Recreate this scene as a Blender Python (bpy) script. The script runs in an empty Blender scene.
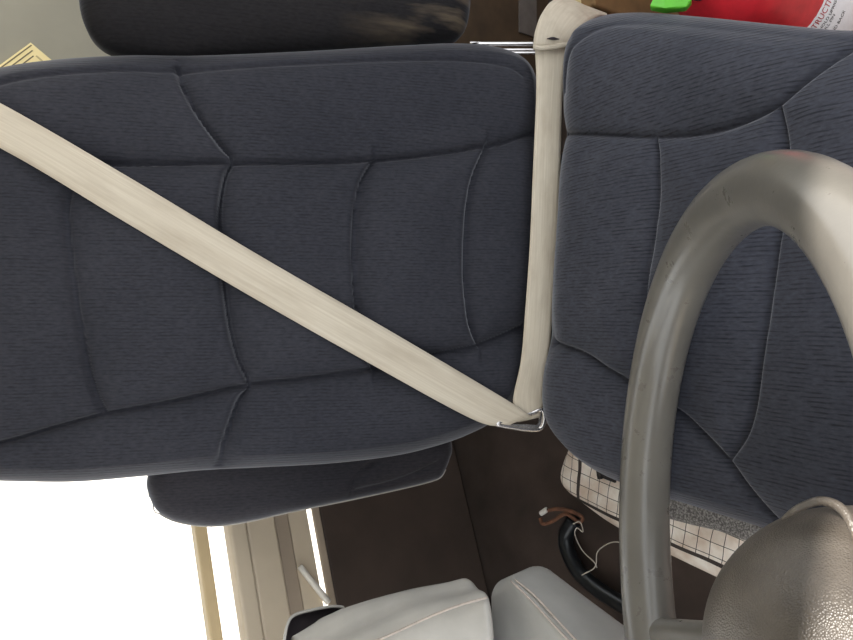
import bpy, bmesh, math, random
import numpy as np
from mathutils import Vector, Matrix, noise
random.seed(4)
scene = bpy.context.scene
# ------------------------------------------------------------------ camera, sky, sun, exposure
TH = math.radians(40.0); FOC = 780.0
CAM = np.array([0.0, 0.0, 1.0])
FW = np.array([0.0, math.cos(TH), -math.sin(TH)])      # view direction
DN = np.array([0.0, -math.sin(TH), -math.cos(TH)])     # picture right (the photo is turned on its side)
UP = np.array([1.0, 0.0, 0.0])                         # picture up
cd = bpy.data.cameras.new('camera'); cd.sensor_width = 36.0; cd.lens = FOC/853*36; cd.clip_start = 0.02
cam = bpy.data.objects.new('camera', cd); scene.collection.objects.link(cam)
cam.matrix_world = Matrix(((DN[0], UP[0], -FW[0], CAM[0]), (DN[1], UP[1], -FW[1], CAM[1]), (DN[2], UP[2], -FW[2], CAM[2]), (0, 0, 0, 1)))
scene.camera = cam
world = bpy.data.worlds.new('sky'); scene.world = world; world.use_nodes = True
bg = world.node_tree.nodes['Background']; bg.inputs[0].default_value = (0.95, 0.98, 1.0, 1); bg.inputs[1].default_value = 1.15
sd = bpy.data.lights.new('sun', 'SUN'); sd.energy = 5.0; sd.angle = math.radians(1.0); sd.color = (1.0, 0.94, 0.86)
sun = bpy.data.objects.new('sun', sd); scene.collection.objects.link(sun)
sun.rotation_euler = Vector((-0.45, 0.25, -1.0)).to_track_quat('-Z', 'Y').to_euler()
vs = scene.view_settings; vs.view_transform = 'Standard'; vs.look = 'None'; vs.gamma = 1.0; vs.exposure = 0.9
vs.use_curve_mapping = False

# ------------------------------------------------------------------ helpers
def ray(px, py):
    return FW + DN*((px-426.5)/FOC) + UP*((320.0-py)/FOC)
def pt(px, py, d):
    return CAM + ray(px, py)*d
def hit(px, py, o, n):
    r = ray(px, py); return CAM + r*(np.dot(o-CAM, n)/np.dot(r, n))
def camxyz(x, y, z):
    return CAM + DN*x - UP*y + FW*z
class Frame:
    def __init__(s, o, S, T):
        s.o = np.array(o, float); s.S = np.array(S, float); s.T = np.array(T, float); s.N = np.cross(s.S, s.T)
    def px(s, p, h=0.0):                # picture outline -> plane coordinates at height h
        out = []
        for a, b in p:
            q = hit(a, b, s.o+s.N*h, s.N)-s.o
            out.append((np.dot(q, s.S), np.dot(q, s.T)))
        return np.array(out)
    def w(s, a, b, h=0.0):
        return s.o + s.S*a + s.T*b + s.N*h
def catmull(P, n, closed=False):
    P = np.array(P, float)
    if closed: Q = np.vstack([P[-1], P, P[0], P[1]])
    else: Q = np.vstack([2*P[0]-P[1], P, 2*P[-1]-P[-2]])
    out = []
    segs = len(Q)-3
    for i in range(segs):
        a, b, c, d = Q[i:i+4]
        t = np.linspace(0, 1, 17)[:-1, None]
        out.append(0.5*((2*b)+(-a+c)*t+(2*a-5*b+4*c-d)*t**2+(-a+3*b-3*c+d)*t**3))
    C = np.vstack(out+[P[:1] if closed else P[-1:]])
    L = np.r_[0, np.cumsum(np.linalg.norm(np.diff(C, axis=0), axis=1))]
    s = np.linspace(0, L[-1], n+1)[:-1] if closed else np.linspace(0, L[-1], n)
    return np.stack([np.interp(s, L, C[:, k]) for k in range(C.shape[1])], 1)
def link(name, me, mat=None, parent=None, smooth=True):
    o = bpy.data.objects.new(name, me); scene.collection.objects.link(o)
    if mat:
        me.materials.append(mat)
    if parent: o.parent = parent
    if smooth: me.polygons.foreach_set('use_smooth', [True]*len(me.polygons))
    return o
def mesh(name, V, F, mat=None, parent=None, smooth=True, uv=None):
    me = bpy.data.meshes.new(name); me.from_pydata([tuple(map(float, v)) for v in V], [], [tuple(map(int, f)) for f in F]); me.update()
    if uv is not None:
        l = me.uv_layers.new(name='uv'); idx = np.zeros(len(me.loops), int); me.loops.foreach_get('vertex_index', idx)
        l.data.foreach_set('uv', np.asarray(uv, float)[idx].ravel())
    return link(name, me, mat, parent, smooth)
def finish(name, bm, mat=None, parent=None, smooth=True):
    bmesh.ops.recalc_face_normals(bm, faces=bm.faces)
    me = bpy.data.meshes.new(name); bm.to_mesh(me); bm.free()
    return link(name, me, mat, parent, smooth)
def empty(name, loc=(0, 0, 0)):
    o = bpy.data.objects.new(name, None); o.empty_display_size = 0.1; scene.collection.objects.link(o)
    return o
def tag(o, label, cat, group=None, kind=None):
    o['label'] = label; o['category'] = cat
    if group: o['group'] = group
    if kind: o['kind'] = kind
    return o
def struct(o):
    o['kind'] = 'structure'; return o
def bevel(o, w, seg=3):
    m = o.modifiers.new('bevel', 'BEVEL'); m.width = w; m.segments = seg; m.limit_method = 'ANGLE'; m.angle_limit = math.radians(30)
    return o
def box(name, c, s, mat, parent=None, rz=0.0, bev=0.004):
    bm = bmesh.new(); bmesh.ops.create_cube(bm, size=1.0)
    bmesh.ops.scale(bm, vec=s, verts=bm.verts); bmesh.ops.rotate(bm, matrix=Matrix.Rotation(rz, 3, 'Z'), verts=bm.verts)
    bmesh.ops.translate(bm, vec=c, verts=bm.verts)
    o = finish(name, bm, mat, parent, smooth=False)
    if bev: bevel(o, bev)
    return o
def hexa(name, P, mat, parent=None, bev=0.01, seg=4):     # 8 corners: 4 + 4
    F = [(0, 1, 2, 3), (7, 6, 5, 4), (0, 4, 5, 1), (1, 5, 6, 2), (2, 6, 7, 3), (3, 7, 4, 0)]
    bm = bmesh.new(); vs_ = [bm.verts.new(tuple(p)) for p in P]
    for f in F: bm.faces.new([vs_[i] for i in f])
    o = finish(name, bm, mat, parent, smooth=True)
    if bev: bevel(o, bev, seg); o.modifiers['bevel'].harden_normals = False
    return o
def tube(name, path, r, mat, parent=None, n=60, m=14, closed=False, flat=1.0):
    C = catmull(path, n, closed); k = len(C)
    R = np.full(k, r) if np.isscalar(r) else np.interp(np.linspace(0, 1, k), np.linspace(0, 1, len(r)), r)
    if closed: T = np.roll(C, -1, 0)-np.roll(C, 1, 0)
    else: T = np.gradient(C, axis=0)
    T /= np.linalg.norm(T, axis=1)[:, None]
    a = np.array([0.31, 0.2, 0.93]); a -= T[0]*np.dot(a, T[0]); a /= np.linalg.norm(a)
    V = []; 
    for i in range(k):
        a = a-T[i]*np.dot(a, T[i]); a /= np.linalg.norm(a); b = np.cross(T[i], a)
        for j in range(m):
            t = 2*math.pi*j/m; V.append(C[i]+R[i]*(math.cos(t)*a+math.sin(t)*b*flat))
    F = []
    for i in range(k if closed else k-1):
        for j in range(m):
            F.append((i*m+j, i*m+(j+1) % m, ((i+1) % k)*m+(j+1) % m, ((i+1) % k)*m+j))
    if not closed:
        F.append(tuple(range(m))[::-1]); F.append(tuple((k-1)*m+j for j in range(m)))
    bm = bmesh.new(); me = bpy.data.meshes.new('t'); me.from_pydata([tuple(v) for v in V], [], F); bm.from_mesh(me); bpy.data.meshes.remove(me)
    return finish(name, bm, mat, parent)
def ribbon(name, railA, railB, mat, parent=None, n=60, m=9, thick=0.0016, crown=0.0012):
    A = catmull(railA, n); B = catmull(railB, n); V = []; uv = []
    for i in range(n):
        nn = np.cross(B[i]-A[i], A[min(i+1, n-1)]-A[max(i-1, 0)]); nn /= np.linalg.norm(nn)+1e-9
        if np.dot(nn, CAM-A[i]) < 0: nn = -nn
        for j in range(m):
            t = j/(m-1); V.append(A[i]*(1-t)+B[i]*t+nn*crown*(1-(2*t-1)**2)); uv.append((t*0.048, i/(n-1)*0.8))
    F = [(i*m+j, i*m+j+1, (i+1)*m+j+1, (i+1)*m+j) for i in range(n-1) for j in range(m-1)]
    o = mesh(name, V, F, mat, parent, True, uv)
    s = o.modifiers.new('solidify', 'SOLIDIFY'); s.thickness = thick; s.offset = 0
    return o
def seg_dist(P, line):
    d = np.full(len(P), 9.0)
    for a, b in zip(line[:-1], line[1:]):
        ab = b-a; t = np.clip(((P-a)@ab)/(ab@ab+1e-12), 0, 1)
        d = np.minimum(d, np.linalg.norm(P-(a+t[:, None]*ab), axis=1))
    return d
def pad(name, fr, outline, seams, mat, parent=None, NA=560, NR=110, Re=0.05, He=0.035, puff=0.010, pw=0.035, groove=0.006, gw=0.003, dome=0.01, depth=0.08, h0=0.0, wob=0.002, seed=0.0, extra=None, seamh=None, ridge=(), welt=(), soft=()):
    O = catmull(fr.px(outline, h0), NA, True); c = (O.max(0)+O.min(0))/2
    k = 1-(1-np.linspace(0.0, 1, NR+1)[1:])**1.6
    P = np.vstack([c[None]]+[c+kk*(O-c) for kk in k])
    Oc = np.vstack([O, O[:1]]); d = seg_dist(P, Oc[::2] if NA % 2 == 0 else Oc)
    d[-NA:] = 0
    e = He*np.sqrt(np.clip(1-(1-np.clip(d/Re, 0, 1))**2, 0, 1))
    H = e + dome*np.clip(d/0.15, 0, 1)**0.7
    if seams:
        ds = np.full(len(P), 9.0)
        sh = He+dome if seamh is None else seamh
        fade = np.clip(d/0.02, 0, 1)
        for i_, s in enumerate(seams):
            L = fr.px(s, h0+sh); L = catmull(L, max(12, len(s)*8)); di = seg_dist(P, L)
            if i_ in welt: H += fade*(0.0042*np.exp(-(di/0.0065)**2)-0.0012*np.exp(-(di/0.02)**2))
            elif i_ in soft: H += fade*(-0.35*puff*np.exp(-di/(0.6*pw))-0.3*groove*np.exp(-(di/gw)**2))
            else: ds = np.minimum(ds, di)
        H += fade*(puff*(1-np.exp(-ds/pw)) - groove*np.exp(-(ds/gw)**2))
    if ridge:
        for k_ in ridge:
            Lr = catmull(fr.px(seams[k_], h0+(He+dome if seamh is None else seamh)), 40)
            A_, B_ = Lr[:-1], Lr[1:]; dd = np.full(len(P), 9.0); sg = np.zeros(len(P))
            for a_, b_ in zip(A_, B_):
                ab = b_-a_; t_ = np.clip(((P-a_)@ab)/(ab@ab+1e-12), 0, 1); q_ = P-(a_+t_[:, None]*ab); m_ = np.linalg.norm(q_, axis=1)
                up_ = m_ < dd; dd = np.where(up_, m_, dd); sg = np.where(up_, q_[:, 1], sg)
            H += np.clip(d/0.02, 0, 1)*np.where(sg > 0, 0.0045*np.exp(-((dd-0.005)/0.010)**2), -0.002*np.exp(-(dd/0.012)**2))
    if wob:
        H += np.array([wob*noise.noise((p[0]*14+seed, p[1]*14, seed))+wob*0.5*noise.noise((p[0]*40+seed, p[1]*22, 3.1)) for p in P])*np.clip(d/0.03, 0, 1)
    if extra is not None: H += extra(P, d)
    V = [fr.w(p[0], p[1], h0+h) for p, h in zip(P, H)]; uv = [tuple(p) for p in P]
    F = [(0, 1+j, 1+(j+1) % NA) for j in range(NA)]
    for r in range(NR-1):
        a = 1+r*NA; b = a+NA
        F += [(a+j, b+j, b+(j+1) % NA, a+(j+1) % NA) for j in range(NA)]
    last = 1+(NR-1)*NA
    for q, (ins, dep) in enumerate([(0.0, 0.33), (0.01, 0.7), (0.03, 0.95), (0.07, 1.0)]):
        base = len(V); f_ = 1-ins/0.25
        for p in O:
            V.append(fr.w(*(c+f_*(p-c)), h0-depth*dep)); uv.append((p[0], p[1]-depth*dep))
        F += [(last+j, base+j, base+(j+1) % NA, last+(j+1) % NA) for j in range(NA)]; last = base
    V.append(fr.w(c[0], c[1], h0-depth)); uv.append(tuple(c)); F += [(last+j, len(V)-1, last+(j+1) % NA) for j in range(NA)]
    o = mesh(name, V, F, mat, parent, True, uv)
    o['_o'] = 0; del o['_o']
    return o, O, d

# ------------------------------------------------------------------ materials
def L(c): return tuple(((x/255)/12.92 if x/255 <= 0.04045 else ((x/255+0.055)/1.055)**2.4) for x in c)+(1.0,)
class NT:
    def __init__(s, name):
        s.m = bpy.data.materials.new(name); s.m.use_nodes = True; s.t = s.m.node_tree; s.b = s.t.nodes['Principled BSDF']
    def n(s, typ, **kw):
        x = s.t.nodes.new('ShaderNode'+typ)
        for k, v in kw.items(): setattr(x, k, v)
        return x
    def l(s, a, b): s.t.links.new(a, b)
    def coords(s, kind='Object', scale=(1, 1, 1), rot=(0, 0, 0)):
        tc = s.n('TexCoord'); mp = s.n('Mapping'); mp.inputs['Scale'].default_value = scale; mp.inputs['Rotation'].default_value = rot
        s.l(tc.outputs[kind], mp.inputs['Vector']); return mp.outputs[0]
    def noise(s, vec, scale, detail=4, rough=0.55):
        x = s.n('TexNoise'); x.inputs['Scale'].default_value = scale; x.inputs['Detail'].default_value = detail; x.inputs['Roughness'].default_value = rough
        s.l(vec, x.inputs['Vector']); return x.outputs['Fac']
    def ramp(s, fac, stops):
        r = s.n('ValToRGB'); e = r.color_ramp.elements
        while len(e) < len(stops): e.new(0.5)
        for el, (p, c) in zip(e, stops): el.position = p; el.color = c
        s.l(fac, r.inputs[0]); return r.outputs[0]
    def mix(s, fac, a, b, mode='MIX'):
        x = s.n('Mix', data_type='RGBA', blend_type=mode)
        for sock, v in ((x.inputs[0], fac), (x.inputs[6], a), (x.inputs[7], b)):
            if isinstance(v, (int, float, tuple)): sock.default_value = v
            else: s.l(v, sock)
        return x.outputs[2]
    def bump(s, h, strength=0.3, dist=0.002):
        x = s.n('Bump'); x.inputs['Strength'].default_value = strength; x.inputs['Distance'].default_value = dist
        s.l(h, x.inputs['Height']); s.l(x.outputs[0], s.b.inputs['Normal'])
    def set(s, **kw):
        for k, v in kw.items():
            i = s.b.inputs[k.replace('_', ' ')]
            if hasattr(v, 'is_linked'): s.l(v, i)
            else: i.default_value = v
        return s.m
def simple(name, col, rough=0.6, var=0.15, scale=25, metal=0.0, bump=0.15, coat=0.0):
    t = NT(name); v = t.coords(); f = t.noise(v, scale, 5)
    c = L(col); dk = tuple(x*(1-var*1.6) for x in c[:3])+(1,); lt = tuple(min(1, x*(1+var)) for x in c[:3])+(1,)
    t.set(Base_Color=t.ramp(f, [(0.3, dk), (0.7, lt)]), Roughness=rough, Metallic=metal)
    if coat: t.set(Coat_Weight=coat, Coat_Roughness=0.25)
    if bump: t.bump(t.noise(v, scale*6, 3), bump, 0.001)
    return t.m
def velour(name, dark, light, ribs=0.8, dust=None, sheen=0.5):
    t = NT(name); v = t.coords('UV', (150, 60, 1)); v2 = t.coords('UV', (50, 16, 1)); v3 = t.coords('UV', (6, 6, 1)); vf = t.coords('UV', (500, 160, 1))
    seg = t.noise(v, 1.0, 3, 0.6); wob = t.noise(v2, 1.0, 2); big = t.noise(v3, 1.0, 3); fine = t.noise(vf, 1.0, 2)
    sp = t.n('SeparateXYZ'); t.l(t.coords('UV', (1, 1, 1)), sp.inputs[0])
    m1 = t.n('Math', operation='MULTIPLY'); t.l(sp.outputs[0], m1.inputs[0]); m1.inputs[1].default_value = 6.2832/0.0034
    m2 = t.n('Math', operation='MULTIPLY_ADD'); t.l(wob, m2.inputs[0]); m2.inputs[1].default_value = 8.0; t.l(m1.outputs[0], m2.inputs[2])
    m3 = t.n('Math', operation='SINE'); t.l(m2.outputs[0], m3.inputs[0])
    line = t.ramp(m3.outputs[0], [(0.0, (0, 0, 0, 1)), (0.75, (1, 1, 1, 1))])
    mask = t.ramp(seg, [(0.40, (0, 0, 0, 1)), (0.60, (1, 1, 1, 1))])
    rib = t.mix(1.0, line, mask, 'MULTIPLY')
    d, l_ = L(dark), L(light)
    k_ = t.mix(1.0, rib, (ribs, ribs, ribs, 1), 'MULTIPLY')
    col = t.mix(k_, l_, d)
    col = t.mix(1.0, col, t.ramp(fine, [(0.3, (0.82, 0.82, 0.82, 1)), (0.7, (1.16, 1.16, 1.16, 1))]), 'MULTIPLY')
    col = t.mix(1.0, col, t.ramp(big, [(0.3, (0.82, 0.82, 0.84, 1)), (0.7, (1.15, 1.13, 1.12, 1))]), 'MULTIPLY')
    if dust:
        vd = t.coords('UV', (45, 7, 1)); fd = t.noise(vd, 1.0, 4)
        band = t.ramp(sp.outputs[1], [(0.08, (1, 1, 1, 1)), (0.24, (0, 0, 0, 1))])
        dm = t.mix(1.0, t.ramp(fd, [(0.46, (0, 0, 0, 1)), (0.7, (0.75, 0.75, 0.75, 1))]), band, 'MULTIPLY')
        col = t.mix(dm, col, L(dust))
    t.set(Base_Color=col, Roughness=0.9, Sheen_Weight=sheen, Sheen_Roughness=0.35, Sheen_Tint=(0.8, 0.82, 0.9, 1))
    t.b.inputs['Specular IOR Level'].default_value = 0.12
    inv = t.n('Math', operation='SUBTRACT'); inv.inputs[0].default_value = 1.0; t.l(k_, inv.inputs[1])
    t.bump(inv.outputs[0], 0.5*ribs, 0.0012)
    return t.m
M_BACK = velour('charcoal_velour', (32, 33, 37), (53, 54, 61), 0.45)
M_CUSH = velour('ribbed_charcoal_velour', (29, 30, 34), (64, 66, 75), 0.62)
M_ARM = velour('armrest_velour', (34, 33, 37), (54, 53, 58), 0.3)
M_ARMD = velour('dusty_armrest_velour', (26, 25, 27), (38, 37, 39), 0.4, (160, 142, 118), 0.2)
M_EDGELIGHT = simple('pale_edge_light', (190, 185, 180), 0.7, 0.1, 60)  # pale colour imitating window light along the armrest edge
def belt_mat():
    t = NT('worn_cream_webbing'); v = t.coords('UV', (420, 6, 1)); st = t.noise(v, 1.0, 3)
    vb = t.coords('UV', (40, 9, 1)); bl = t.noise(vb, 1.0, 4)
    col = t.ramp(st, [(0.3, L((192, 181, 164))), (0.7, L((206, 197, 181)))])
    col = t.mix(t.ramp(bl, [(0.45, (0, 0, 0, 1)), (0.75, (0.55, 0.55, 0.55, 1))]), col, L((160, 146, 128)))
    t.set(Base_Color=col, Roughness=0.62); t.b.inputs['Specular IOR Level'].default_value = 0.3
    t.bump(st, 0.25, 0.0008); return t.m
M_BELT = belt_mat()
M_STEEL = simple('chromed_steel', (215, 212, 212), 0.25, 0.06, 40, 0.9, 0.05)
M_DARKSTEEL = simple('dark_steel', (70, 68, 66), 0.5, 0.2, 40, 0.7)
def rim_mat():
    t = NT('worn_grey_rim'); v = t.coords(); a = t.noise(v, 9, 5); b = t.noise(v, 300, 4); c = t.noise(v, 45, 6, 0.7)
    col = t.ramp(a, [(0.3, L((98, 95, 90))), (0.7, L((115, 112, 106)))])
    col = t.mix(t.ramp(c, [(0.66, (0, 0, 0, 1)), (0.76, (0.3, 0.3, 0.3, 1))]), col, L((92, 84, 74)))
    t.set(Base_Color=col, Roughness=t.ramp(c, [(0.35, (0.27, 0.27, 0.27, 1)), (0.75, (0.36, 0.36, 0.36, 1))]), Coat_Weight=0.4, Coat_Roughness=0.2)
    t.bump(b, 0.12, 0.0006); return t.m
M_RIM = rim_mat()
def hub_mat():
    t = NT('grained_grey_hub'); v = t.coords('Object', (1, 1, 1)); a = t.noise(v, 22, 5); g = t.n('TexVoronoi'); g.inputs['Scale'].default_value = 900
    t.l(v, g.inputs['Vector'])
    col = t.ramp(a, [(0.32, L((74, 68, 62))), (0.68, L((104, 97, 89)))])
    t.set(Base_Color=col, Roughness=0.36)
    t.bump(g.outputs['Distance'], 0.4, 0.0008); return t.m
M_HUB = hub_mat()
M_LEATH = simple('grey_vinyl', (178, 175, 170), 0.42, 0.06, 30, 0, 0.12)
M_LEATH2 = simple('cool_grey_vinyl', (172, 171, 168), 0.45, 0.06, 26, 0, 0.12)
M_STITCH = simple('pale_stitching', (188, 176, 168), 0.7, 0.1, 200)
M_DARK = simple('dark_lining', (52, 45, 49), 0.9, 0.2)
M_FLOOR = simple('dark_brown_mat', (80, 67, 61), 0.75, 0.22, 14, 0, 0.4)
M_WALLD = simple('dark_brown_panel', (74, 63, 57), 0.6, 0.14, 12, 0, 0.2)
M_BEIGE = simple('beige_trim', (214, 200, 178), 0.55, 0.05, 10)
M_TAUPE = simple('taupe_trim', (172, 157, 140), 0.6, 0.07, 10)
M_WALLG = simple('khaki_grey_panel', (150, 146, 132), 0.7, 0.05, 8)
M_WHITE = simple('white_metal', (232, 228, 220), 0.3, 0.03, 20)
M_CREAMPOST = simple('cream_post', (214, 192, 152), 0.5, 0.05, 12)
M_RED = simple('red_enamel', (232, 48, 60), 0.35, 0.12, 40, 0, 0.05, 0.3)
M_LABEL = simple('white_label', (235, 230, 232), 0.45, 0.03, 40, 0, 0)
M_REDINK = simple('red_ink', (196, 40, 56), 0.5, 0.05, 40, 0, 0)
M_INK = simple('black_ink', (38, 34, 34), 0.6, 0.1, 40, 0, 0)
M_GREEN = simple('green_plastic', (96, 190, 48), 0.4, 0.1, 60)
M_TEAL = simple('dark_green_plastic', (20, 70, 48), 0.4, 0.1, 60)
M_CARD = simple('brown_cardboard', (120, 92, 58), 0.85, 0.2, 30, 0, 0.3)
M_DUSTY = simple('dusty_brown_wood', (84, 66, 48), 0.85, 0.25, 18, 0, 0.3)
M_GREYP = simple('grey_patch', (110, 102, 98), 0.8, 0.15, 40)
M_CREAM = simple('cream_card', (244, 226, 168), 0.6, 0.05, 30)
M_OLIVE = simple('olive_print', (112, 100, 72), 0.6, 0.1, 60)
M_GOLD = simple('dull_gold_edge', (196, 178, 132), 0.5, 0.1, 60)
M_BLACK = simple('black_painted_tube', (30, 34, 38), 0.3, 0.2, 30, 0.2)
M_RUST = simple('rusty_wire', (112, 74, 54), 0.8, 0.3, 90, 0, 0.4)
M_THREAD = simple('pale_thread', (196, 188, 176), 0.8, 0.1, 90)
def foam_mat():
    t = NT('speckled_foam'); v = t.coords(); f = t.noise(v, 420, 2); t.set(Base_Color=t.ramp(f, [(0.40, L((84, 80, 78))), (0.66, L((150, 146, 142)))]), Roughness=0.9)
    t.bump(f, 0.6, 0.002); return t.m
M_FOAM = foam_mat()
def sack_mat():
    t = NT('printed_white_sack'); v = t.coords('UV', (1, 1, 1)); a = t.noise(v, 26, 5)
    base = t.ramp(a, [(0.35, L((212, 192, 174))), (0.65, L((244, 236, 226)))])
    sep = t.n('SeparateXYZ'); t.l(v, sep.inputs[0])
    def line(sock, off, period, wid):
        x = t.n('Math', operation='ADD'); t.l(sock, x.inputs[0]); x.inputs[1].default_value = off
        y = t.n('Math', operation='PINGPONG'); t.l(x.outputs[0], y.inputs[0]); y.inputs[1].default_value = period/2
        z = t.n('Math', operation='LESS_THAN'); t.l(y.outputs[0], z.inputs[0]); z.inputs[1].default_value = wid/2
        return z.outputs[0]
    gx = line(sep.outputs[0], 10.0, 0.019, 0.0011); gy = line(sep.outputs[1], 10.0, 0.019, 0.0011)
    mx = t.n('Math', operation='MAXIMUM'); t.l(gx, mx.inputs[0]); t.l(gy, mx.inputs[1])
    inside = t.n('Math', operation='GREATER_THAN'); t.l(sep.outputs[0], inside.inputs[0]); inside.inputs[1].default_value = 0.024
    mm = t.n('Math', operation='MULTIPLY'); t.l(mx.outputs[0], mm.inputs[0]); t.l(inside.outputs[0], mm.inputs[1])
    a1 = t.n('Math', operation='COMPARE'); t.l(sep.outputs[0], a1.inputs[0]); a1.inputs[1].default_value = 0.024; a1.inputs[2].default_value = 0.003
    a2 = t.n('Math', operation='COMPARE'); t.l(sep.outputs[1], a2.inputs[0]); a2.inputs[1].default_value = SACKV; a2.inputs[2].default_value = 0.003
    a3 = t.n('Math', operation='MULTIPLY'); t.l(a2.outputs[0], a3.inputs[0]); t.l(inside.outputs[0], a3.inputs[1])
    a4 = t.n('Math', operation='MAXIMUM'); t.l(a3.outputs[0], a4.inputs[0]); t.l(a1.outputs[0], a4.inputs[1])
    m2 = t.n('Math', operation='MAXIMUM'); t.l(mm.outputs[0], m2.inputs[0]); t.l(a4.outputs[0], m2.inputs[1])
    t.set(Base_Color=t.mix(m2.outputs[0], base, L((58, 50, 46))), Roughness=0.6); return t.m
def glass_mat():
    m = bpy.data.materials.new('clear_glass'); m.use_nodes = True; t = m.node_tree; t.nodes.clear()
    o = t.nodes.new('ShaderNodeOutputMaterial'); mx = t.nodes.new('ShaderNodeMixShader'); fr = t.nodes.new('ShaderNodeFresnel'); fr.inputs[0].default_value = 1.3
    tr = t.nodes.new('ShaderNodeBsdfTransparent'); gl = t.nodes.new('ShaderNodeBsdfGlossy'); gl.inputs['Roughness'].default_value = 0.02
    t.links.new(fr.outputs[0], mx.inputs[0]); t.links.new(tr.outputs[0], mx.inputs[1]); t.links.new(gl.outputs[0], mx.inputs[2]); t.links.new(mx.outputs[0], o.inputs[0]); return m
M_GLASS = glass_mat()
M_GROUND = simple('pale_concrete', (226, 222, 212), 0.8, 0.04, 0.6, 0, 0)

# ------------------------------------------------------------------ setting: cab shell
PSI = math.radians(20)
WD = np.array([math.cos(PSI), math.sin(PSI), 0.0]); WN = np.array([math.sin(PSI), -math.cos(PSI), 0.0])  # along wall / towards the cab
W0 = np.array([-0.4, 1.05, 0.0])
def wall_uz(px, py, off=0.0):
    p = hit(px, py, W0+WN*off, WN); q = p-W0
    return float(q@WD), float(p[2])
def wbox(name, u0, u1, z0, z1, d0, d1, mat, parent=None, bev=0.004):
    c = W0+WD*(u0+u1)/2+WN*(d0+d1)/2
    return box(name, (c[0], c[1], (z0+z1)/2), (abs(u1-u0), abs(d1-d0), abs(z1-z0)), mat, parent, PSI, bev)
zs = {k: wall_uz(k, 590)[1] for k in (209, 222, 235, 254, 285, 301, 321, 326, 334)}
def wall_y(x): return W0[1]+(x-W0[0])*math.tan(PSI)+0.0127
fl = [(-1.25, -0.8), (1.15, -0.8), (1.15, wall_y(1.15)), (-1.25, wall_y(-1.25))]
struct(hexa('floor', [(x, y, 0.0) for x, y in fl]+[(x, y, -0.05) for x, y in fl], M_FLOOR, bev=0))
UW = 0.42                                   # window ends behind the seat
struct(wbox('wall_back', -0.9, 1.5, 0.0, zs[334], -0.012, 0.0, M_WALLD))
struct(wbox('wall_back_upper', UW, 1.5, zs[334], 1.44, -0.06, 0.0, M_WALLG, bev=0))
struct(wbox('trim_1', -0.9, UW, zs[334], zs[326], -0.004, 0.002, M_TAUPE))
struct(wbox('trim_2', -0.9, UW, zs[321], zs[301], -0.003, 0.0, M_BEIGE))
struct(wbox('trim_3', -0.9, UW, zs[301], zs[285], -0.06, 0.002, M_TAUPE))
struct(wbox('trim_4', -0.9, UW, zs[285], zs[254], -0.06, 0.008, M_BEIGE, bev=0.005))
struct(wbox('trim_5', -0.9, UW, zs[254], zs[235], -0.012, 0.012, M_BEIGE, bev=0.005))
a_, b_ = wall_uz(298, 567, 0.0), wall_uz(326, 603, 0.0)
p0 = W0+WD*a_[0]+np.array([0, 0, a_[1]])+WN*0.006; p1 = W0+WD*b_[0]+np.array([0, 0, b_[1]])+WN*0.008
struct(tube('trim_6', [p0, (p0+p1)/2, p1], [0.0045, 0.005, 0.0055], M_WHITE, n=8))
win = struct(empty('window_1'))
wbox('frame', -0.9, UW, 1.38, 1.44, -0.06, 0.0, M_BEIGE, win); wbox('frame', UW-0.04, UW, zs[235], 1.38, -0.06, 0.0, M_BEIGE, win)
wbox('rail', -0.9, UW, zs[222], zs[209], -0.035, -0.018, M_CREAMPOST, win, 0.003)
wbox('pane', -0.9, UW-0.04, zs[235], 1.38, -0.052, -0.048, M_GLASS, win, 0)
struct(box('wall_right', (1.13, 0.45, 0.25), (0.05, 2.5, 0.46), M_WALLG, bev=0))
struct(box('wall_left', (-1.23, 0.15, 0.22), (0.05, 1.7, 0.44), M_BEIGE, bev=0))
struct(box('ceiling', (0, 0.855, 1.46), (2.5, 1.79, 0.05), M_WALLG, bev=0))  # unseen roof; front edge cut so sun reaches only near rim and hub
struct(box('wall_front', (0, -0.78, 0.30), (2.5, 0.05, 0.64), M_WALLD, bev=0))
struct(box('ground', (0, 8, -0.85), (60, 60, 0.05), M_GROUND, bev=0))

# ------------------------------------------------------------------ the seat
PHI = math.radians(25); ALP = math.radians(10)
CO = pt(535, 320, 0.92)
FB = Frame(CO, (1, 0, 0), (0, math.sin(PHI), math.cos(PHI)))
FC = Frame(CO, (1, 0, 0), (0, math.cos(ALP), -math.sin(ALP)))
seat = empty('vehicle_seat')
tag(seat, 'charcoal velour vehicle seat with quilted backrest, cushion and two folded armrests', 'seat')
back_out = [(-112, 240), (-100, 150), (-62, 92), (0, 70), (60, 61), (130, 57), (200, 57), (300, 53), (400, 47), (455, 45), (495, 49), (520, 60), (533, 80), (537, 115), (536, 160), (533, 230), (530, 300), (526, 350), (515, 390), (495, 418), (465, 435), (430, 447), (390, 456), (330, 463), (260, 467), (200, 470), (140, 476), (80, 481), (30, 481), (-20, 478), (-65, 462), (-100, 415), (-112, 330)]
back_seams = [
    [(60, 165), (120, 164), (230, 163), (340, 162), (400, 158), (460, 150), (500, 143), (536, 131)],
    [(176, 66), (184, 90), (197, 114), (220, 146), (232, 160), (225, 176), (220, 205), (219, 240), (223, 280), (229, 325), (238, 360), (249, 385), (238, 400), (224, 440), (218, 468)],
    [(78, 165), (70, 188), (67, 215), (71, 262), (79, 318), (88, 368), (98, 400), (106, 414)],
    [(372, 162), (360, 185), (354, 220), (353, 262), (356, 310), (362, 345), (372, 368)],
    [(486, 146), (472, 180), (466, 220), (464, 270), (467, 312), (473, 335), (479, 346)],
    [(-60, 450), (0, 443), (50, 429), (106, 414), (170, 402), (249, 385), (310, 378), (372, 368), (440, 354), (480, 345), (526, 327)],
    [(-60, 108), (0, 84), (60, 74), (120, 70), (200, 69), (300, 64), (400, 60), (460, 61), (505, 66), (524, 76)]]
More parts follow.
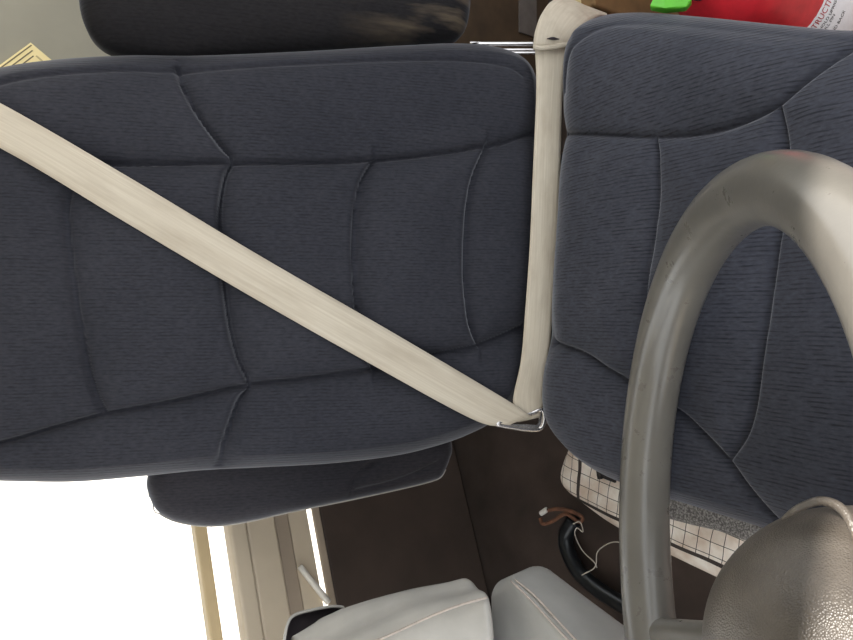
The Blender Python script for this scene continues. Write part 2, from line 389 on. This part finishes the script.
pad('backrest', FB, back_out, back_seams, M_BACK, seat, NA=640, NR=130, Re=0.05, He=0.034, puff=0.015, pw=0.022, groove=0.006, gw=0.0026, ridge=(1, 3, 4), soft=(6,), dome=0.008, depth=0.09)
cush_out = [(577, 120), (578, 85), (582, 57), (590, 36), (605, 18), (640, 13), (700, 17), (760, 23), (830, 30), (900, 38), (960, 90), (985, 220), (985, 400), (955, 520), (900, 556), (850, 552), (800, 539), (770, 528), (735, 517), (700, 506), (650, 491), (610, 474), (586, 455), (568, 430), (560, 400), (560, 368), (565, 330), (571, 280), (576, 200)]
cush_seams = [
    [(553, 132), (600, 134), (650, 136), (690, 134), (722, 128), (750, 117), (775, 103), (800, 80), (830, 50), (846, 34)],
    [(652, 136), (657, 160), (657, 200), (652, 245), (646, 290), (643, 330), (650, 380)],
    [(774, 104), (783, 140), (784, 180), (779, 225), (768, 300), (758, 380), (745, 430), (725, 461)],
    [(550, 343), (580, 353), (610, 372), (650, 396), (680, 414), (700, 433), (725, 461), (745, 492), (768, 528)],
    [(560, 90), (567, 60), (580, 40), (602, 25), (640, 21), (700, 25), (770, 31), (846, 37), (900, 46)]]
pad('seat_cushion', FC, cush_out, cush_seams, M_CUSH, seat, NA=640, NR=130, Re=0.055, He=0.036, puff=0.013, pw=0.03, groove=0.005, gw=0.003, dome=0.008, depth=0.10, seed=5, soft=(4,))
arm1_out = [(147, 478), (149, 495), (158, 511), (178, 521), (210, 525), (245, 521), (290, 511), (350, 499), (405, 487), (432, 480), (441, 475), (449, 458), (451, 446), (444, 432), (400, 425), (300, 428), (200, 436), (158, 452)]
arm, O1, _ = pad('armrest', FB, arm1_out, [[(350, 508), (356, 478), (372, 462)], [(356, 492), (400, 481), (440, 463)]], M_ARM, seat, NA=300, NR=60, Re=0.03, He=0.026, puff=0.004, groove=0.004, dome=0.003, depth=0.045, h0=-0.075, seed=9)
arm['label'] = 'folded armrest on the window side, its edge light modelled as a pale strip'
edge_pts = [FB.w(*p, -0.074) for p in O1[::6]]
zz = O1[:, 0].min(); edge_pts = [FB.w(p[0]+(p[0]-O1[:, 0].mean())*0.004, p[1], -0.070) for p in O1[::4] if p[0] < zz+0.085]
edge_pts.sort(key=lambda p: -p[2]); pp = tube('edge_light_strip', edge_pts[2:-3], 0.0008, M_EDGELIGHT, arm, n=120, m=6); pp['label'] = 'pale strip imitating window light along the armrest edge'  # thin pale tube stands in for window light catching the armrest edge
arm2_out = [(80, -30), (79, -5), (82, 18), (92, 38), (110, 51), (140, 57), (185, 59), (240, 56), (310, 50), (380, 45), (440, 42), (460, 37), (467, 22), (469, -5), (466, -50), (440, -80), (300, -85), (150, -80), (95, -65)]
arm2, O2, _ = pad('armrest', FB, arm2_out, [[(95, 20), (130, 42), (185, 46), (300, 37), (440, 28)]], M_ARMD, seat, NA=300, NR=60, Re=0.04, He=0.035, puff=0.004, groove=0.003, dome=0.003, depth=0.05, h0=0.004, seed=13)
arm2['label'] = 'dusty folded armrest on the aisle side'
for a_, b_ in ((FB.px([(300, 470)], -0.07)[0], 0.05), (FB.px([(300, 40)], -0.02)[0], -0.05)):
    h_ = -0.09 if b_ > 0 else -0.035
    tube('armrest_pivot', [FB.w(a_[0]+b_*0.2, a_[1]-0.03, h_), FB.w(a_[0]+b_*1.4, a_[1]-0.03, -0.075)], 0.012, M_DARKSTEEL, seat, n=6)
# dusty scuffed strip, recliner rods, pedestal
for k, (y0, y1) in enumerate(((44, 44), (50, 50), (53, 53.5))):
    tube('recliner_rod', [pt(x, y0+(y1-y0)*0.5, 0.965) for x in (470, 495, 520, 545)], 0.0022 if k else 0.003, M_STEEL, seat, n=8)
pb = FC.w(0.03, -0.24, -0.10)
box('pedestal', (0.06, pb[1]+0.06, 0.125), (0.24, 0.30, 0.25), M_DARKSTEEL, seat)
box('hinge_plate', tuple(FB.w(0.05, -0.03, -0.09)), (0.34, 0.05, 0.10), M_DARKSTEEL, seat)

# ------------------------------------------------------------------ seat belt
belt = empty('seat_belt'); tag(belt, 'worn cream webbing seat belt crossing the charcoal backrest with chrome latch loop', 'seat belt')
def onB(px, py, h): return hit(px, py, FB.o+FB.N*h, FB.N)
hb = 0.058
ribbon('shoulder_strap', [onB(x, y, hb) for x, y in ((-130, 38), (0, 103), (130, 178), (260, 256), (390, 331), (500, 396), (531, 416))],
       [onB(x, y, hb) for x, y in ((-150, 78), (0, 148), (120, 219), (240, 290), (360, 358), (470, 418), (503, 427))], M_BELT, belt, n=90)
lapL = [(518, 422, .052), (513, 400, .056), (521, 360, .064), (526, 300, .066), (530, 240, .068), (533, 170, .068), (536, 100, .068), (536, 70, .068), (535, 46, .066)]
lapR = [(543, 416, .052), (546, 380, .060), (550, 340, .066), (554, 290, .068), (558, 235, .070), (560, 170, .070), (562, 100, .070), (565, 70, .068), (567, 44, .066)]
ribbon('lap_strap', [onB(*p) for p in lapL], [onB(*p) for p in lapR], M_BELT, belt, n=80)
foldL = [(533, 47, .074), (535, 32, .078), (541, 15, .078), (551, 2, .070), (565, -2, .055), (585, 6, .030), (606, 14, .0)]
foldR = [(568, 46, .074), (574, 38, .078), (581, 30, .078), (588, 23, .072), (594, 19, .060), (600, 16, .045), (606, 17, .02)]
ribbon('folded_strap', [onB(*p) for p in foldL], [onB(*p) for p in foldR], M_BELT, belt, n=50, thick=0.002)
ribbon('strap_hem', [onB(*p) for p in ((533, 49, .0755), (541, 50, .0765), (551, 49, .0765), (560, 48, .0765), (569, 46, .0755))],
       [onB(*p) for p in ((533, 45, .077), (541, 46, .078), (551, 45, .078), (560, 43, .078), (569, 43, .077))], M_BELT, belt, n=20, m=5)
ribbon('tear', [onB(*p) for p in ((547, 38.5, .0815), (553, 37, .0815), (559, 39, .0815))], [onB(*p) for p in ((547, 39, .0815), (553, 40, .0815), (559, 39.5, .0815))], M_DARK, belt, n=10, m=3, thick=0.0004)
lat = tube('latch_loop', [onB(*p) for p in ((497, 424, .058), (515, 428, .058), (533, 430, .058), (541, 428, .058), (544, 418, .058), (541, 410, .056), (530, 414, .055), (512, 419, .056))], 0.0026, M_STEEL, belt, n=90, m=10, closed=True)
bm = bmesh.new()
for p in ((499, 423.5, .0585), (535, 431, .0585), (546, 424, .0585), (548, 413, .0585), (542, 407, .0585), (538, 425, .0585)): bm.verts.new(tuple(onB(*p)))
bm.verts.ensure_lookup_table(); bm.faces.new(bm.verts); lp = finish('latch_plate', bm, M_STEEL, belt, False)
s_ = lp.modifiers.new('solidify', 'SOLIDIFY'); s_.thickness = 0.0022

# ------------------------------------------------------------------ steering wheel
wc = np.array([0.18630548, 0.12901151, 0.47157299]); wn = np.array([-0.99842642, -0.05278546, 0.01893108])
wa = np.cross(wn, [0.3, .8, .1]); wa /= np.linalg.norm(wa); wb = np.cross(wn, wa)
def WP(a, b, c): return camxyz(*(wc+wa*a+wb*b+wn*c))
wheel = empty('steering_wheel'); tag(wheel, 'large worn grey steering wheel in front of the charcoal seat', 'steering wheel')
ang = np.linspace(0, 2*math.pi, 97)[:-1]
tube('rim', [WP(0.2059*math.cos(t), 0.2059*math.sin(t), 0) for t in ang], 0.0212, M_RIM, wheel, n=220, m=32, closed=True)
hubc = camxyz(0.2335, 0.180, 0.41)
tube('hub_lip', [pt(782, 519, .405), pt(792, 512, .402), pt(803, 506, .40), pt(820, 501, .396), pt(836, 505, .390), pt(848, 517, .384), pt(857, 540, .378)], [0.0008, 0.0018, 0.0022, 0.0024, 0.0026, 0.0026, 0.002], M_HUB, wheel, n=50, m=10)
def hub_mesh():
    V = []; F = []; prof = [(0.0, 0.084), (0.02, 0.0815), (0.04, 0.0735), (0.056, 0.061), (0.068, 0.046), (0.0765, 0.028), (0.080, 0.008), (0.080, -0.015), (0.076, -0.05), (0.062, -0.08), (0.05, -0.10), (0.047, -0.14)]
    P = catmull(prof, 60); n = 64
    Wn = camxyz(*wn)-CAM; Wa = camxyz(*wa)-CAM; Wb = camxyz(*wb)-CAM
    for r, h in P:
        for j in range(n):
            t = 2*math.pi*j/n; V.append(hubc+Wn*h+(Wa*math.cos(t)+Wb*math.sin(t))*r)
    for i in range(len(P)-1):
        for j in range(n): F.append((i*n+j, i*n+(j+1) % n, (i+1)*n+(j+1) % n, (i+1)*n+j))
    return mesh('hub', V, F, M_HUB, wheel)
hub_mesh()
rimpt = camxyz(*((650-426.5)/FOC*0.64, (634-320)/FOC*0.64, 0.64))
tube('spoke', [rimpt, rimpt*0.6+hubc*0.4, rimpt*0.25+hubc*0.75, hubc], [0.013, 0.014, 0.02, 0.03], M_RIM, wheel, n=40, m=20)
# other spokes, out of frame, keep the wheel whole from other positions
v0 = rimpt-camxyz(*wc); 
Wn = camxyz(*wn)-CAM
for dg in (150,):
    q = Matrix.Rotation(math.radians(dg), 3, Vector(Wn)) @ Vector(v0)
    e = camxyz(*wc)+np.array(q)*0.98
    tube('spoke', [e, e*0.6+hubc*0.4, e*0.25+hubc*0.75, hubc], [0.013, 0.014, 0.02, 0.03], M_RIM, wheel, n=40, m=20)
cb = hubc-Wn*0.10; ce = cb-Wn*((cb[2]-0.0)/Wn[2])
tube('column', [cb, (cb+ce)/2, ce], 0.045, M_HUB, wheel, n=12, m=32)

# ------------------------------------------------------------------ grey vinyl pads by the window
ap = empty('padded_armrest'); tag(ap, 'long grey vinyl padded armrest with a seam and open end, below the window sill', 'armrest')
def loft(name, rings, mat, parent, n=48, m=72, cap=True):
    R = np.array([[pt(*p) for p in r] for r in rings])          # ring, point, xyz
    R = np.stack([catmull(r, m, True) for r in R])
    G = np.stack([catmull(R[:, j], n) for j in range(m)], 1)
    V = [p for r in G for p in r]; F = [(i*m+j, i*m+(j+1) % m, (i+1)*m+(j+1) % m, (i+1)*m+j) for i in range(n-1) for j in range(m)]
    if cap: F += [tuple(range(m))[::-1], tuple((n-1)*m+j for j in range(m))]
    bm = bmesh.new(); me = bpy.data.meshes.new('t'); me.from_pydata([tuple(v) for v in V], [], F); bm.from_mesh(me); bpy.data.meshes.remove(me)
    return finish(name, bm, mat, parent)
rA = [(464, 583, .79), (477, 589, .75), (487, 599, .718), (492, 650, .715), (491, 740, .77), (472, 750, .90), (463, 650, .90)]
rBC = [(340, 612, .80), (360, 625, .763), (383, 637, .735), (392, 695, .737), (392, 785, .79), (360, 770, .92), (345, 682, .92)]
rB = [(400, 596, .80), (416, 601, .757), (430, 618, .728), (438, 675, .73), (438, 770, .79), (412, 770, .92), (400, 665, .92)]
rC = [(291, 639, .80), (312, 647, .768), (338, 657, .742), (348, 715, .745), (348, 800, .80), (312, 800, .93), (294, 700, .93)]
def shrink(r, k, cx, dx, dd):
    q = np.array(r, float); c = q.mean(0); q = c+(q-c)*k; q[:, 0] += dx; q[:, 2] += dd; return [tuple(p) for p in q]
loft('cover', [shrink(rA, 0.55, 0, 5, .01), shrink(rA, 0.85, 0, 4, .004), rA, [tuple((np.array(a)*2+np.array(b))/3) for a, b in zip(rA, rB)], rB, rBC, rC], M_LEATH, ap, n=70)
sm = tube('stitching', [pt(487, 597.5, .715), pt(460, 605, .718), pt(430, 616.5, .724), pt(385, 637, .731), pt(338, 656, .738)], 0.0012, M_STITCH, ap, n=60, m=6)
op = [(285, 650, .80), (286, 630, .80), (293, 616, .81), (312, 610, .82), (332, 606.5, .83), (344, 608, .835), (334, 614, .82), (318, 622, .81), (308, 636, .80), (304, 660, .79), (294, 668, .79)]
tube('pocket_rim', [pt(*p) for p in op], 0.0016, M_LEATH, ap, n=80, m=8, closed=True)
bm = bmesh.new(); C = catmull([pt(*p) for p in op], 60, True); cc = C.mean(0); back = (cc-CAM)/np.linalg.norm(cc-CAM)
r0 = [bm.verts.new(tuple(p)) for p in C]; r1 = [bm.verts.new(tuple(p*0.9+cc*0.1+back*0.02)) for p in C]
for j in range(60): bm.faces.new((r0[j], r0[(j+1) % 60], r1[(j+1) % 60], r1[j]))
bm.faces.new(r1); finish('pocket_lining', bm, M_DARK, ap)
# second pad, box-like with a double stitched edge towards the viewer
bp = empty('padded_armrest'); tag(bp, 'short box-shaped grey vinyl padded armrest between the long one and the steering wheel', 'armrest')
Q = [(508, 577, .745), (541, 562, .80), (640, 634, .73), (588, 662, .665)]      # top face
Q2 = [(489, 585, .81), (533, 566, .88), (640, 700, .83), (490, 760, .80)]
top = [pt(*p) for p in Q]; bot = [pt(*p) for p in Q2]
hexa('cover', top+bot, M_LEATH2, bp, 0.013, 5)
for dx in (0, 5):
    tube('stitching', [pt(511+dx*0.8, 581-dx*0.3, .747), pt(530+dx, 599-dx*0.6, .7265), pt(555+dx, 626-dx*.6, .698), pt(588+dx, 661-dx*.6, .666)], 0.0010, M_STITCH, bp, n=40, m=6)
for o, e0, (px, py, d) in ((ap, 0, (400, 760, .86)), (bp, 1, (510, 800, .84))):
    p = pt(px, py, d); box('support', (p[0], p[1], p[2]/2), (0.06, 0.06, p[2]), M_WALLD, o)

# ------------------------------------------------------------------ beside the seat: extinguisher, boxes, card
fx = empty('fire_extinguisher'); tag(fx, 'red fire extinguisher with a white label, standing beside the seat cushion', 'fire extinguisher')
ex = np.array([0.345, 0.40, 0.0]); er = 0.062; et = 0.31
def lathe(name, prof, c, mat, parent, n=48):
    Pp = catmull(prof, 50); V = []; F = []
    for r, z in Pp:
        for j in range(n):
            t = 2*math.pi*j/n; V.append((c[0]+r*math.cos(t), c[1]+r*math.sin(t), c[2]+z))
    for i in range(len(Pp)-1):
        for j in range(n): F.append((i*n+j, i*n+(j+1) % n, (i+1)*n+(j+1) % n, (i+1)*n+j))
    bm = bmesh.new(); me = bpy.data.meshes.new('t'); me.from_pydata(V, [], F); bm.from_mesh(me); bpy.data.meshes.remove(me)
    return finish(name, bm, mat, parent)
lathe('body', [(0.03, 0.0), (er-0.006, 0.0), (er, 0.008), (er, 0.06), (er, 0.15), (er, 0.22), (er, 0.262), (er-0.006, 0.284), (er-0.020, 0.299), (0.03, 0.307), (0.018, 0.311)], ex, M_RED, fx)
lathe('neck', [(0.02, 0.305), (0.019, 0.315), (0.0185, 0.33), (0.014, 0.338), (0.0, 0.338)], ex, M_TEAL, fx)
lz1 = 0.0
def cyl_patch(name, t0, t1, z0, z1, mat, r, parent):
    V = []; F = []; n = 24
    for i in range(n+1):
        t = t0+(t1-t0)*i/n
        for z in (z0, z1): V.append((ex[0]+r*math.cos(t), ex[1]+r*math.sin(t), z))
    for i in range(n): F.append((2*i, 2*i+2, 2*i+3, 2*i+1))
    o = mesh(name, V, F, mat, parent); s = o.modifiers.new('solidify', 'SOLIDIFY'); s.thickness = 0.0004; s.offset = 1; return o
LAB = 0.192
cyl_patch('label', math.radians(125), math.radians(325), 0.05, LAB, M_LABEL, er+0.0002, fx)
def cyl_text(name, body, size, z, t_left, mat, parent, sx=1.0):
    cu = bpy.data.curves.new(name, 'FONT'); cu.body = body; cu.size = size; cu.resolution_u = 3
    o = bpy.data.objects.new(name, cu); scene.collection.objects.link(o); bpy.context.view_layer.update()
    me = bpy.data.meshes.new_from_object(o.evaluated_get(bpy.context.evaluated_depsgraph_get())); bpy.data.objects.remove(o)
    bm = bmesh.new(); bm.from_mesh(me); bpy.data.meshes.remove(me)
    bmesh.ops.triangulate(bm, faces=bm.faces)
    bmesh.ops.subdivide_edges(bm, edges=[e for e in bm.edges if e.calc_length() > size*0.2], cuts=2)
    R = er+0.0010
    for v in bm.verts:
        t = t_left+v.co.x*sx/R; v.co = Vector((ex[0]+R*math.cos(t), ex[1]+R*math.sin(t), z+v.co.y))
    m2 = bpy.data.meshes.new(name); bm.to_mesh(m2); bm.free()
    return link(name, m2, mat, parent, False)
RD = math.radians
cyl_text('lettering', 'INSTRUCTIONS', 0.0150, LAB-0.0135, RD(211), M_REDINK, fx, 0.56)
cyl_text('lettering', '1. HOLD UPRIGHT', 0.0075, LAB-0.0235, RD(219), M_INK, fx, 0.7)
cyl_text('lettering', 'PULL PIN', 0.0075, LAB-0.0315, RD(222), M_INK, fx, 0.7)
cyl_text('lettering', 'STAND BACK', 0.0075, LAB-0.0475, RD(219), M_INK, fx, 0.7)
gp = [pt(650, 11, .74), pt(655, 0, .74), pt(662, -12, .74), pt(690, -12, .73), pt(692, 5, .73), pt(686, 12, .73), pt(665, 14, .74)]
bm = bmesh.new(); bm.faces.new([bm.verts.new(tuple(p)) for p in gp]); gh = finish('handle', bm, M_GREEN, fx, False)
s_ = gh.modifiers.new('solidify', 'SOLIDIFY'); s_.thickness = 0.012; bevel(gh, 0.002)
tube('lever', [ex+np.array([0, 0, 0.325]), ex*0.6+0.4*pt(670, -6, .735)+np.array([0, 0, 0.125]), pt(672, -8, .738)], 0.007, M_TEAL, fx, n=16, m=10)
rr = [pt(668.5+3.2*math.cos(t), 7+4*math.sin(t), .733) for t in np.linspace(0, 2*math.pi, 17)[:-1]]
bm = bmesh.new(); bm.faces.new([bm.verts.new(tuple(p)) for p in rr]); hh = finish('handle_hole', bm, M_DARK, gh, False)
s_ = hh.modifiers.new('solidify', 'SOLIDIFY'); s_.thickness = 0.001
ct = empty('cardboard_box'); c0 = pt(590, 6, .95)
tag(ct, 'small brown cardboard box behind the fire extinguisher, beside the seat cushion', 'box')
box('carton', (c0[0]+0.075, c0[1]+0.03, c0[2]/2), (0.16, 0.06, c0[2]), M_CARD, ct, 0.1)
box('tape', (c0[0]+0.075, c0[1]+0.03, c0[2]+0.0003), (0.161, 0.02, 0.001), M_GOLD, ct, 0.1, 0)
cr = empty('wooden_crate'); c1 = pt(455, 20, 1.16)
tag(cr, 'dusty brown wooden crate behind the aisle side of the backrest', 'crate')
box('crate_body', (c1[0]+0.11, c1[1]+0.1, c1[2]/2), (0.34, 0.18, c1[2]), M_DUSTY, cr)
box('crate_lid', (c1[0]+0.11, c1[1]+0.1, c1[2]+0.006), (0.35, 0.19, 0.012), M_DUSTY, cr)
gpt = pt(528, 22, 1.13); f1 = c1[1]+0.1-0.09
gq = hit(527, 20, np.array([0, f1, 0.0]), np.array([0, -1.0, 0]))
box('grey_patch', (gq[0]+0.02, f1-0.0015, gq[2]), (0.09, 0.003, 0.04), M_GREYP, cr, 0, 0)
# cream card with gold lines on the back wall
cn = empty('picture_card'); tag(cn, 'cream card with gold border lines, tilted, showing behind the backrest top', 'card')
def wallp(px, py, off): return hit(px, py, W0+WN*off, WN)
corner = wallp(30, 44, 0.004); ea = wallp(0, 66, 0.004)-corner; eb = wallp(46, 66, 0.004)-corner
ea = ea/np.linalg.norm(ea); eb = eb-ea*np.dot(ea, eb); eb /= np.linalg.norm(eb)
def quad(name, a0, a1, b0, b1, off, th, mat):
    c = [corner+ea*a+eb*b+WN*off for a, b in ((a0, b0), (a1, b0), (a1, b1), (a0, b1))]
    bm = bmesh.new(); v = [bm.verts.new(tuple(p)) for p in c]+[bm.verts.new(tuple(p-WN*th)) for p in c]
    for f in ((0, 1, 2, 3), (7, 6, 5, 4), (0, 4, 5, 1), (1, 5, 6, 2), (2, 6, 7, 3), (3, 7, 4, 0)): bm.faces.new([v[i] for i in f])
    return finish(name, bm, mat, cn, False)
quad('card_sheet', 0, .16, 0, .22, 0.004, 0.006, M_CREAM)
for k, b in enumerate((0.003, 0.010, 0.017)):
    quad('border_line', b, .16-b, b, b+0.0018, 0.0045, 0.0008, M_OLIVE)
quad('border_line', 0.012, 0.015, 0.02, .20, 0.0045, 0.0008, M_GOLD)

# ------------------------------------------------------------------ floor: sack, foam, tube, wire, threads
FL = Frame((0, 0, 0.004), (0.78, 0.62, 0), (-0.62, 0.78, 0))
sk_out = [(582, 430), (572, 444), (562, 472), (566, 488), (589, 507), (618, 527), (668, 553), (718, 577), (752, 592), (800, 560), (800, 500), (720, 470), (640, 440)]
sack_pts = FL.px(sk_out, 0.0)
FSo = FL
# local grid runs along the lower edge of the sack
e0, e1 = hit(620, 530, np.array([0, 0, .01]), np.array([0, 0, 1.])), hit(718, 575, np.array([0, 0, .01]), np.array([0, 0, 1.]))
tv = (e1-e0)/np.linalg.norm(e1-e0); nv = np.array([-tv[1], tv[0], 0.])
if nv[0] < 0: nv = -nv
SD = np.array([tv[0], tv[1], 0]); 
fr = Frame(e0, nv, np.cross(np.array([0, 0, 1.]), nv))
fr.o[2] = 0.018
SACKV = float(fr.px([(579, 478)], 0.014)[0][1]); M_SACK = sack_mat()
sack, _, _ = pad('woven_sack', fr, sk_out, [], M_SACK, None, NA=240, NR=40, Re=0.03, He=0.014, dome=0.004, depth=0.017, wob=0.006, seed=3)
tag(sack, 'white woven sack printed with a dark grid, lying under the seat cushion', 'sack')
def floor_z(px, py, z): return hit(px, py, np.array([0, 0, z]), np.array([0, 0, 1.]))
for a, b, w in (((599, 467), (601, 479), .007), ((597, 473), (615, 480), .009)):
    p, q = floor_z(*a, .043), floor_z(*b, .043)
    d_ = (q-p)/np.linalg.norm(q-p); s__ = np.cross(d_, [0, 0, 1.])*w/2
    bm = bmesh.new(); v = [bm.verts.new(tuple(x)) for x in (p-s__, q-s__, q+s__, p+s__)]; bm.faces.new(v)
    mk = finish('printed_mark', bm, M_INK, sack, False); z_ = mk.modifiers.new('solidify', 'SOLIDIFY'); z_.thickness = 0.004
ff = Frame((0, 0, 0.060), (1, 0, 0), (0, 1, 0))
foam, _, _ = pad('foam_pad', ff, [(655, 500), (662, 515), (690, 524), (720, 531), (745, 540), (758, 541), (770, 530), (740, 505), (690, 490)], [], M_FOAM, None, NA=120, NR=20, Re=0.012, He=0.010, dome=0.002, depth=0.02, wob=0.002)
tag(foam, 'grey speckled foam pad lying on the white sack under the cushion', 'foam')
tb = tube('bent_tube', [floor_z(x, y, z) for x, y, z in ((574, 520, .018), (566, 535, .018), (568, 552, .018), (580, 573, .018), (602, 592, .018), (640, 615, .018), (655, 626, .018))], 0.0125, M_BLACK, None, n=70, m=18)
tag(tb, 'bent black metal tube lying on the dark floor left of the sack', 'tube')
wr = empty('bent_wire'); tag(wr, 'short rusty bent wire with a pale connector at the head of the black tube', 'wire')
tube('wire', [floor_z(x, y, .032) for x, y in ((543, 512), (556, 509), (570, 511), (582, 517), (579, 522), (566, 514), (553, 521), (543, 524), (540, 518))], 0.0032, M_RUST, wr, n=70, m=8)
tube('connector', [floor_z(x, y, .034) for x, y in ((541, 513.5), (544, 511.5), (547, 509.5))], 0.0045, M_WHITE, wr, n=8, m=8)
for lab, ph in (('pale thread curling from the black tube up to the steering wheel rim', [(582, 575), (595, 567), (597, 553), (604, 546), (614, 542), (625, 544), (640, 552)]),
                ('pale thread looping down over the bend of the black tube', [(573, 524), (580, 522), (583, 532), (577, 528), (575, 535), (582, 550), (594, 562), (597, 568)])):
    t_ = tube('thread', [floor_z(x, y, .036) for x, y in ph], 0.0009, M_THREAD, None, n=60, m=6)
    tag(t_, lab, 'thread', 'loose threads on the floor')
